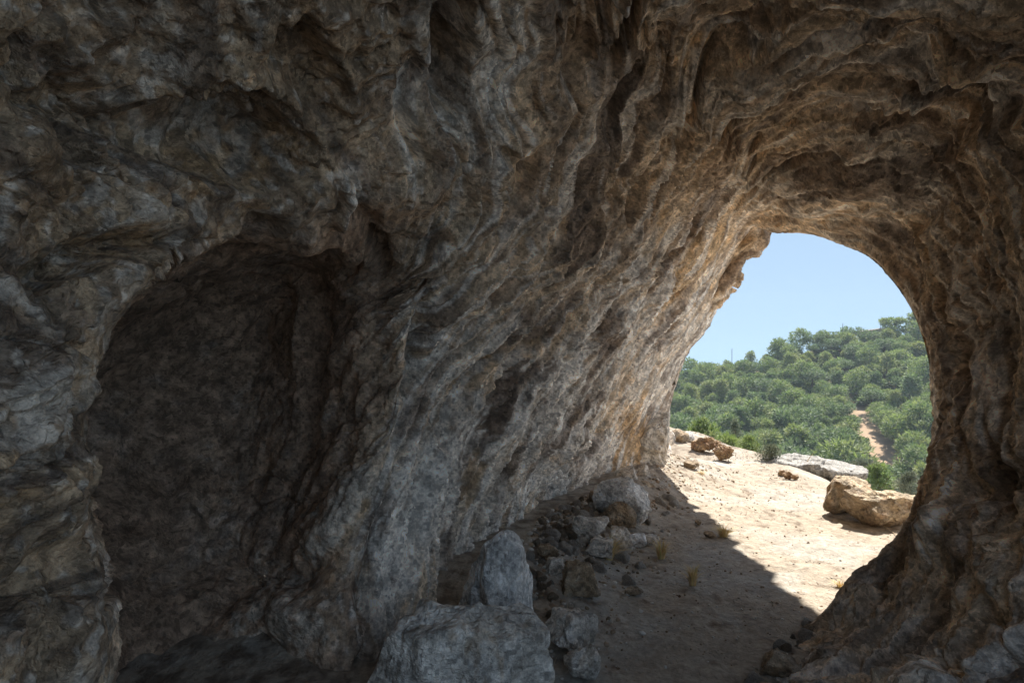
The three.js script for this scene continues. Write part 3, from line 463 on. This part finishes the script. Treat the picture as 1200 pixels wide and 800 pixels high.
rock('boulder', 'large low slab of grey rock below the tall pale boulder', 'boulder', [420, 650, 726, 870], { d: 3.0, color: 'pale', seed: 35, deep: 0.45, faces: 9, box: true, sharp: 50, rough: 0.7, extra: [[-0.85, 0.2, 0.55, 0.55], [-0.42, 1, 0.25, 0.4], [0.5, 0.9, 0.25, 0.42], [0.7, 0.1, 0.7, 0.62], [0.05, 0.35, 1, 0.55]] });
rock('boulder', 'white weathered boulder on top of the rubble heap', 'boulder', [697, 765, 565, 620], { color: 'white', seed: 5, sharp: 9, faces: 9 });
rock('rock_buttress', 'pale tan buttress of rock at the outer foot of the cave wall', 'rock', [712, 792, 486, 588], { d: 7.75, color: 'pale', seed: 81, box: true, faces: 9, sharp: 24, rough: 1.1, deep: 0.6, detail: 44 });
rock('stone', 'brown stone lying against the white boulder', 'stone', [706, 748, 591, 623], { color: 'brown', seed: 8, faces: 8 });
rock('stone', 'grey block with a brown broken side at the edge of the rubble heap', 'stone', [668, 716, 607, 642], { color: 'grey', seed: 12, box: true, faces: 8, sharp: 24, extra: [[-0.7, -0.1, 0.8, 0.6], [0.2, 1, 0.2, 0.8]] });
rock('stone', 'squarish cut stone with a pale top lying alone on the shaded floor', 'stone', [656, 705, 661, 703], { color: 'brown', seed: 41, box: true, faces: 7, sharp: 26, extra: [[0.1, 1, 0.35, 0.72], [0.1, -0.2, 1, 0.7], [0.9, 0.2, 0.5, 0.8]] });
rock('stone', 'flat grey slab below the grey block', 'stone', [686, 722, 633, 657], { color: 'grey', seed: 14, box: true, faces: 8, deep: 1.2 });
rock('stone', 'light grey stone beside the flat grey slab', 'stone', [714, 744, 621, 644], { color: 'pale', seed: 15, box: true });
rock('stone', 'dark grey stone wedged between the wall and the white boulder', 'stone', [722, 750, 549, 572], { d: 6.9, color: 'grey', seed: 16, box: true, faces: 8 });
rock('stone', 'rust brown stone behind the white boulder', 'stone', [744, 774, 565, 586], { d: 6.9, color: 'tan', seed: 17 });
rock('stone', 'narrow grey stone standing above the rust brown stone', 'stone', [746, 764, 545, 567], { d: 7.2, color: 'grey', seed: 18 });
rock('stone', 'tan stone at the corner where the cave wall ends', 'stone', [764, 786, 562, 582], { d: 7.4, color: 'tan', seed: 19 });
rock('stone', 'half buried grey stone with a brown side next to the large low boulder', 'stone', [638, 704, 728, 778], { color: 'grey', seed: 23, box: true, faces: 9, extra: [[-0.6, 0.1, 0.9, 0.6], [0.4, 1, 0, 0.7]] });
rock('stone', 'flat pale stone sunk in the floor by the large low boulder', 'stone', [662, 706, 765, 806], { color: 'grey', seed: 24, deep: 1.1 });
rock('stone', 'small white stone in the dust by the rubble heap', 'stone', [735, 760, 627, 643], { color: 'white', seed: 25 });
rock('stone', 'small grey stone next to a small white stone by the rubble heap', 'stone', [754, 775, 629, 642], { color: 'grey', seed: 26 });
rock('stone', 'brown stone near the foot of the wall beside the tall pale boulder', 'stone', [630, 656, 640, 660], { color: 'brown', seed: 27 });
rock('stone', 'grey splinter standing in the rubble beside the tall pale boulder', 'stone', [640, 662, 655, 676], { color: 'grey', seed: 28, box: true, faces: 7 });
rock('stone', 'pale upright stone in the sun at the end of the cave wall', 'stone', [776, 791, 532, 557], { d: 8.2, color: 'pale', seed: 29 });
rock('stone', 'white stone lodged high at the end of the cave wall', 'stone', [781, 793, 505, 522], { d: 9.6, color: 'white', seed: 30 });
rock('stone', 'rounded tan boulder at the far end of the ledge', 'boulder', [789, 810, 504, 519], { color: 'tan', seed: 31, sharp: 8 });
rock('stone', 'white stone beside the rounded tan boulder', 'stone', [803, 815, 506, 518], { color: 'white', seed: 32 });
rock('stone', 'flat brown stone lying on the sunlit ledge', 'stone', [802, 822, 541, 551], { color: 'brown', seed: 33, deep: 0.7 });
rock('earth_bank', 'crumbling red brown earth bank at the far edge of the ledge', 'earth bank', [812, 848, 513, 532], { color: 'red', seed: 36, faces: 20, rough: 2.4, deep: 0.7, detail: 22 });
rock('earth_bank', 'steep dark end of the crumbling red brown bank', 'earth bank', [838, 862, 521, 541], { color: 'red', seed: 37, faces: 20, rough: 2.2, deep: 0.9, detail: 20 });
rock('boulder', 'undercut tan boulder with a jagged top on the ledge rim', 'boulder', [972, 1036, 563, 608], { color: 'tan', seed: 47, box: true, faces: 16, sharp: 30, rough: 0.9, deep: 0.8, extra: [[0.2, 1, 0.1, 0.7], [-0.2, -0.5, 1, 0.55], [-1, 0.1, 0.2, 0.9]] });
rock('boulder', 'long angular tan boulder sloping down beside the undercut one', 'boulder', [1004, 1104, 579, 628], { d: 5.95, color: 'tan', seed: 53, box: true, faces: 14, sharp: 30, rough: 0.9, deep: 0.55, extra: [[0.35, 1, 0, 0.55], [0.1, -0.2, 1, 0.6], [-0.6, 0.6, 0.5, 0.75]] });
rock('rock_slab', 'broad pale rock slab just beyond the ledge rim', 'rock slab', [908, 1034, 543, 580], { d: 8.9, color: 'slab', seed: 50, faces: 6, sharp: 9, rough: 0.9, deep: 0.9, detail: 40, extra: [[0.3, 1, 0.1, 0.45], [0.1, 1, 0, 0.5]] });
for (const [x0, x1, y0, y1, k] of [[913, 922, 551, 558, 1], [919, 931, 553, 562, 2], [928, 938, 557, 563, 3]]) rock('stone', ['crumbly red lump at the rim of the ledge', 'larger crumbly red lump beside smaller ones at the ledge rim', 'outermost of the crumbly red lumps at the ledge rim'][k - 1], 'stone', [x0, x1, y0, y1], { color: 'red', seed: 60 + k, rough: 2 });
rock('stone', 'dark stone at the border of sun and shade on the floor', 'stone', [826, 840, 624, 632], { color: 'brown', seed: 71 });
rock('stone', 'tiny dark stone in the sun near the dry grass tuft', 'stone', [815, 823, 609, 616], { color: 'brown', seed: 72 });
rock('stone', 'flat dark clod on the shaded floor', 'stone', [733, 755, 690, 700], { color: 'brown', seed: 73, deep: 0.8 });
rock('stone', 'brown rock sunk at the foot of the dark rock', 'stone', [900, 945, 770, 800], { color: 'brown', seed: 74 });
{
  const kinds = ['pale', 'grey', 'brown', 'grey', 'tan', 'brown'].map((color, i) => stoneGeo(100 + i, 1, 0.62 + 0.1 * (i % 3), 0.85, { detail: 5, color, faces: 6, sharp: 30, box: i % 2 === 0 })), r = rng(5);
  for (let k = 0, n = 0; k < 4000 && n < 280; k++) {
    const px = 618 + 175 * r(), py = 572 + 160 * r() * r() + 20 * r(), p = groundHit(px, py), off = p.x - wallX(-p.z);
    if (off < 0.02 || off > 0.25 + 0.75 * r() * r()) continue;
    const s = 0.012 + 0.05 * Math.pow(r(), 2.2), m = mesh('rubble_stone', kinds[Math.floor(r() * kinds.length)], M.stone); n++;
    m.position.set(p.x, p.y + s * 0.25, p.z); m.rotation.set(r() * 0.8, r() * 6.3, r() * 0.8); m.scale.setScalar(s);
    tag(m, 'small broken stone in the rubble along the foot of the cave wall', 'stone', 'rubble along the cave wall');
  }
  for (let n = 0; n < 46; n++) {
    const px = 880 + 75 * r(), p = groundHit(px, 722 + (955 - px) * 0.95 + 26 * r()), s = 0.01 + 0.045 * Math.pow(r(), 2.4), m = mesh('scree_stone', kinds[Math.floor(r() * kinds.length)], M.stone);
    m.position.set(p.x, p.y + s * 0.25, p.z); m.rotation.set(r() * 0.8, r() * 6.3, r() * 0.8); m.scale.setScalar(s); tag(m, 'small stone in the scree at the foot of the dark rock', 'stone', 'scree below the dark rock');
  }
  const litter = (name, label, count, geo, mat, place, size, tint) => {
    const im = new THREE.InstancedMesh(geo, mat, count), m4 = new THREE.Matrix4(), q = new THREE.Quaternion(), e = new THREE.Euler(), c = new THREE.Color();
    for (let i = 0; i < count; i++) { const [x, d] = place(), s = size(); e.set(r() * 0.7, r() * 6.3, r() * 0.7); m4.compose(new THREE.Vector3(x, groundY(x, d) + s * 0.3, -d), q.setFromEuler(e), new THREE.Vector3(s, s * 0.6, s)); im.setMatrixAt(i, m4); const t = tint(); im.setColorAt(i, c.setRGB(t[0], t[1], t[2])); }
    im.name = numbered(name); im.castShadow = im.receiveShadow = true; scene.add(im); tag(im, label, name, null, 'stuff');
  };
  const pebble = stoneGeo(200, 1, 0.8, 0.9, { detail: 1, color: 'white', faces: 7 }); pebble.deleteAttribute('color'); pebble.deleteAttribute('uv');
  const pebbleMat = new THREE.MeshStandardMaterial({ name: 'pebble', roughness: 0.95 });
  const onFloor = () => { for (;;) { const d = 2.4 + 9.8 * Math.pow(r(), 1.3), x = wallX(d) + (edgeX(d) - wallX(d)) * r(); if (noise(x * 1.6, d * 1.6, 4) > r() * 1.2 - 0.7) return [x, d]; } };
  const tints = [[0.5, 0.46, 0.4], [0.4, 0.32, 0.23], [0.3, 0.22, 0.15], [0.2, 0.15, 0.1], [0.6, 0.57, 0.52]];
  litter('gravel', 'fine gravel scattered over the earth', 8000, pebble, pebbleMat, onFloor, () => 0.002 + 0.007 * Math.pow(r(), 4), () => tints[Math.floor(r() * 5)]);
  const nearWall = () => { const d = 2.9 + 5.6 * r(); return [wallX(d) + 1.1 * r() * r(), d]; };
  litter('gravel', 'coarse broken gravel along the foot of the wall', 1600, pebble, pebbleMat, nearWall, () => 0.005 + 0.016 * Math.pow(r(), 2), () => tints[Math.floor(r() * 5)]);
  const flake = new THREE.CircleGeometry(1, 5).rotateX(-Math.PI / 2).translate(0, 0.4, 0); flake.attributes.position.setY(1, 0.9);
  litter('leaf_litter', 'dark dry leaf crumbs lying on the earth', 420, flake, new THREE.MeshStandardMaterial({ name: 'dead_leaf', roughness: 1, side: THREE.DoubleSide }), onFloor, () => 0.004 + 0.007 * r(), () => [[0.1, 0.06, 0.035], [0.16, 0.1, 0.06], [0.22, 0.15, 0.09]][Math.floor(r() * 3)]);
}

// ------------------------------------------------------------------ dry grass, twigs and shrubs
function tuftGeo(seed, n, h, spread, lean = 0) {
  const r = rng(seed), pos = [], col = [];
  for (let i = 0; i < n; i++) {
    const a = r() * 6.283, o = spread * 0.35 * Math.sqrt(r()), l = 1.35 * h * (0.5 + 0.6 * r()), out = 1.3 * spread * (0.3 + 0.9 * r()), w = 0.0022 + 0.0016 * r(), ca = Math.cos(a), sa = Math.sin(a), c = [0.58 + 0.14 * r(), 0.44 + 0.1 * r(), 0.2 + 0.08 * r()];
    const pt = t => [ca * (o + out * t * t) + lean * t * t, l * (t - 0.35 * t * t * t), sa * (o + out * t * t)];
    for (let k = 0; k < 3; k++) { const A = pt(k / 3), B = pt((k + 1) / 3), wa = w * (1 - k / 3.4), wb = w * (1 - (k + 1) / 3.4); const q = [[A, -wa], [A, wa], [B, wb], [A, -wa], [B, wb], [B, -wb]]; for (const [p, s] of q) { pos.push(p[0] - sa * s, p[1], p[2] + ca * s); col.push(...c); } }
  }
  const g = new THREE.BufferGeometry(); g.setAttribute('position', new THREE.Float32BufferAttribute(pos, 3)); g.setAttribute('color', new THREE.Float32BufferAttribute(col, 3)); g.computeVertexNormals(); return g;
}
for (const [px, py, n, h, s, label] of [[848, 629, 170, 0.1, 0.09, 'golden dry grass tuft in the sun just past the shadow line'], [775, 655, 150, 0.15, 0.07, 'dry grass tuft in the shade beside the rubble heap'], [812, 686, 120, 0.14, 0.06, 'thin dry grass tuft alone on the shaded floor'],
  [713, 655, 170, 0.16, 0.1, 'straw hanging over the stones of the rubble heap'], [985, 688, 60, 0.05, 0.05, 'low sparse dry grass in the sun by the dark rock'], [727, 640, 90, 0.14, 0.08, 'dry grass growing out of the rubble beside a light grey stone'], [822, 556, 60, 0.05, 0.08, 'faint dry grass patch in the sun below the flat brown stone']]) {
  const p = groundHit(px, py), m = mesh('dry_grass_tuft', tuftGeo(px, n, h, s, px === 713 ? 0.06 : 0), M.straw); m.position.set(p.x, p.y - 0.004, p.z); tag(m, label, 'grass', 'dry grass tufts');
}
M.twig = new THREE.MeshStandardMaterial({ name: 'dry_twig', color: new THREE.Color().setRGB(0.5, 0.4, 0.26), roughness: 0.9 });
function twig(label, points, r0) { const c = new THREE.CatmullRomCurve3(points), g = new THREE.TubeGeometry(c, 24, r0, 5), p = g.attributes.position; for (let i = 0; i < p.count; i++) { const t = Math.floor(i / 6) / 24, o = c.getPoint(t), k = 1 - 0.7 * t; p.setXYZ(i, o.x + (p.getX(i) - o.x) * k, o.y + (p.getY(i) - o.y) * k, o.z + (p.getZ(i) - o.z) * k); } tag(mesh('twig', g, M.twig), label, 'twig', 'dry twigs'); }
{
  const lift = (px, py, h) => { const p = groundHit(px, py); p.y += h; return p; };
  twig('bent dry branch leaning on the undercut tan boulder', [lift(1028, 617, 0.005), lift(1022, 610, 0.06), lift(1020, 612, 0.14), lift(1030, 614, 0.22), lift(1046, 618, 0.29)], 0.008);
  twig('pale stick lying in front of the long angular tan boulder', [lift(1020, 613, 0.012), lift(1030, 616, 0.025), lift(1042, 622, 0.012), lift(1056, 632, 0.012)], 0.007);
  twig('pale straw stalk lying by the half buried grey stone', [lift(684, 738, 0.012), lift(692, 733, 0.03), lift(702, 729, 0.012)], 0.0025);
  twig('thin straw stalk upright on the shaded floor behind the half buried grey stone', [lift(664, 722, 0), lift(665, 722, 0.05), lift(666, 722, 0.1)], 0.0022);
  twig('straw stalk beside the large low boulder', [lift(646, 792, 0.01), lift(652, 784, 0.05), lift(657, 778, 0.05)], 0.0022);
  twig('curved pale twig lying on the white rock slab', [at(946, 541, 8.2), at(950, 535, 8.2), at(953, 531, 8.2)], 0.006);
}
M.shrub = leafMat('shrub_leaf', 0.35);
function shrub(name, label, px, py, wpx, hpx, tints, o = {}) {
  const p = o.d ? at(px, py, o.d) : groundHit(px, py, 9), d = -p.z, w = wpx / FPX * d / 2, h = hpx / FPX * d, r = rng(px * 3 + 1), clumps = [], sticks = [];
  for (let i = 0; i < 26; i++) { const t = r(), a = r() * 6.283, wide = o.cone ? 1 - 0.85 * t : Math.sin(Math.PI * (0.25 + 0.68 * t)), q = w * 0.8 * wide * Math.sqrt(r()); clumps.push([Math.cos(a) * q, h * (0.15 + 0.8 * t), Math.sin(a) * q, w * 0.3 * (0.6 + 0.5 * wide)]); if (i % 3 === 0) sticks.push(limb(new THREE.Vector3(0, -0.05, 0), new THREE.Vector3(Math.cos(a) * q, h * (0.15 + 0.8 * t), Math.sin(a) * q), w * 0.03, w * 0.012, 4)); }
  const t = thing(name, label, o.category || 'shrub'); t.position.copy(p); if (o.drop) sticks.push(limb(new THREE.Vector3(0, -o.drop, 0), new THREE.Vector3(0, h * 0.5, 0), w * 0.07, w * 0.03, 6));
  mesh(o.cone ? 'trunk' : 'stem', mergeGeometries(sticks), M.bark, t); mesh(o.cone ? 'crown' : 'foliage', foliage(clumps, r, { per: 95, len: w * 0.17, wide: w * 0.08, tints, flat: 0.9, up: 0.5 }), M.shrub, t); return t;
}
const SAGE = [[0.17, 0.19, 0.12], [0.2, 0.21, 0.14], [0.13, 0.155, 0.1]], OLIVE = [[0.12, 0.15, 0.09], [0.15, 0.18, 0.11]];
shrub('shrub', 'small grey green shrub growing at the ledge rim', 902, 540, 30, 17, SAGE);
shrub('shrub', 'round silvery bush below the ledge behind the tan boulders', 1066, 588, 34, 34, SAGE, { d: 16, drop: 3 });
shrub('conical_tree', 'small dark cone shaped tree behind the earth bank', 862, 518, 20, 28, OLIVE, { d: 24, drop: 1.5, cone: true, category: 'tree' });
shrub('shrub', 'bright green bush behind the crumbling bank', 852, 530, 34, 20, GREENS, { d: 20, drop: 1 });
shrub('shrub', 'dense green bush hanging over the end of the bank', 878, 531, 30, 18, GREENS, { d: 18, drop: 1 });
shrub('shrub', 'wide green bush behind the rounded tan boulder', 826, 520, 46, 26, GREENS, { d: 26, drop: 1.5 });
shrub('shrub', 'loose yellow green bush below the white slab', 1030, 575, 44, 28, GREENS, { d: 22, drop: 3.5 });
shrub('shrub', 'dry looking bush at the foot of the red clearing', 1012, 562, 40, 22, SAGE, { d: 30, drop: 3.5 });

// ------------------------------------------------------------------ things on the ridge
{
  const top = (px, d = 194) => { const x = (px - 600) / FPX * d; return new THREE.Vector3(x, hillY(x, d), -d); };
  const umb = pineParts(31, 6.5, 2.6, 1), p = top(1045); tree('umbrella_pine', umb, p.x, p.y, p.z, 1.15, 1, 'lone flat topped pine standing clear on the ridge', 'tree');
  const wood = new THREE.MeshStandardMaterial({ name: 'grey_post', color: new THREE.Color().setRGB(0.3, 0.28, 0.26), roughness: 0.9 });
  for (const [px, h, label] of [[1032, 6.4, 'thin grey post on the ridge beside the low wall'], [1037, 6.9, 'taller grey post next to the lone pine on the ridge'], [988, 7.5, 'grey pole standing beside the bare patch on the ridge'], [858, 8.5, 'thin mast rising from the lower ridge']]) { const q = top(px), g = new THREE.CylinderGeometry(0.07, 0.11, h, 6).translate(0, h / 2 - 0.4, 0); const m = mesh('post', g, wood); m.position.copy(q); tag(m, label, 'post'); }
  const a = top(1008, 193), b = top(1046, 193), n = 40, bar = [], r = rng(77);
  for (let i = 0; i < n; i++) { const t = i / n, s = stoneGeo(300 + i % 4, 0.34, 0.3, 0.4, { detail: 2, color: 'tan', faces: 7 }); for (let k = 0; k < 4; k++) { const c = s.clone().rotateY(r() * 6); c.translate(mix(a.x, b.x, t) + (k & 1 ? 0.12 : -0.1), mix(a.y, b.y, t) + 3.3 + k * 0.42, a.z + r() * 0.2); bar.push(c); } }
  bar.push((() => { const g = new THREE.BoxGeometry(b.x - a.x, 4, 0.6); const gi = g; const c = new Float32Array(gi.attributes.position.count * 3).fill(0.3); gi.setAttribute('color', new THREE.BufferAttribute(c, 3)); gi.translate((a.x + b.x) / 2, (a.y + b.y) / 2 + 1.6, a.z); return gi; })());
  tag(mesh('stone_wall', mergeGeometries(bar), M.stone), 'low reddish stone wall along the top of the ridge', 'wall');
}
scene.fog = new THREE.FogExp2(0xcfdcea, 0.0004);
renderer.render(scene, camera);
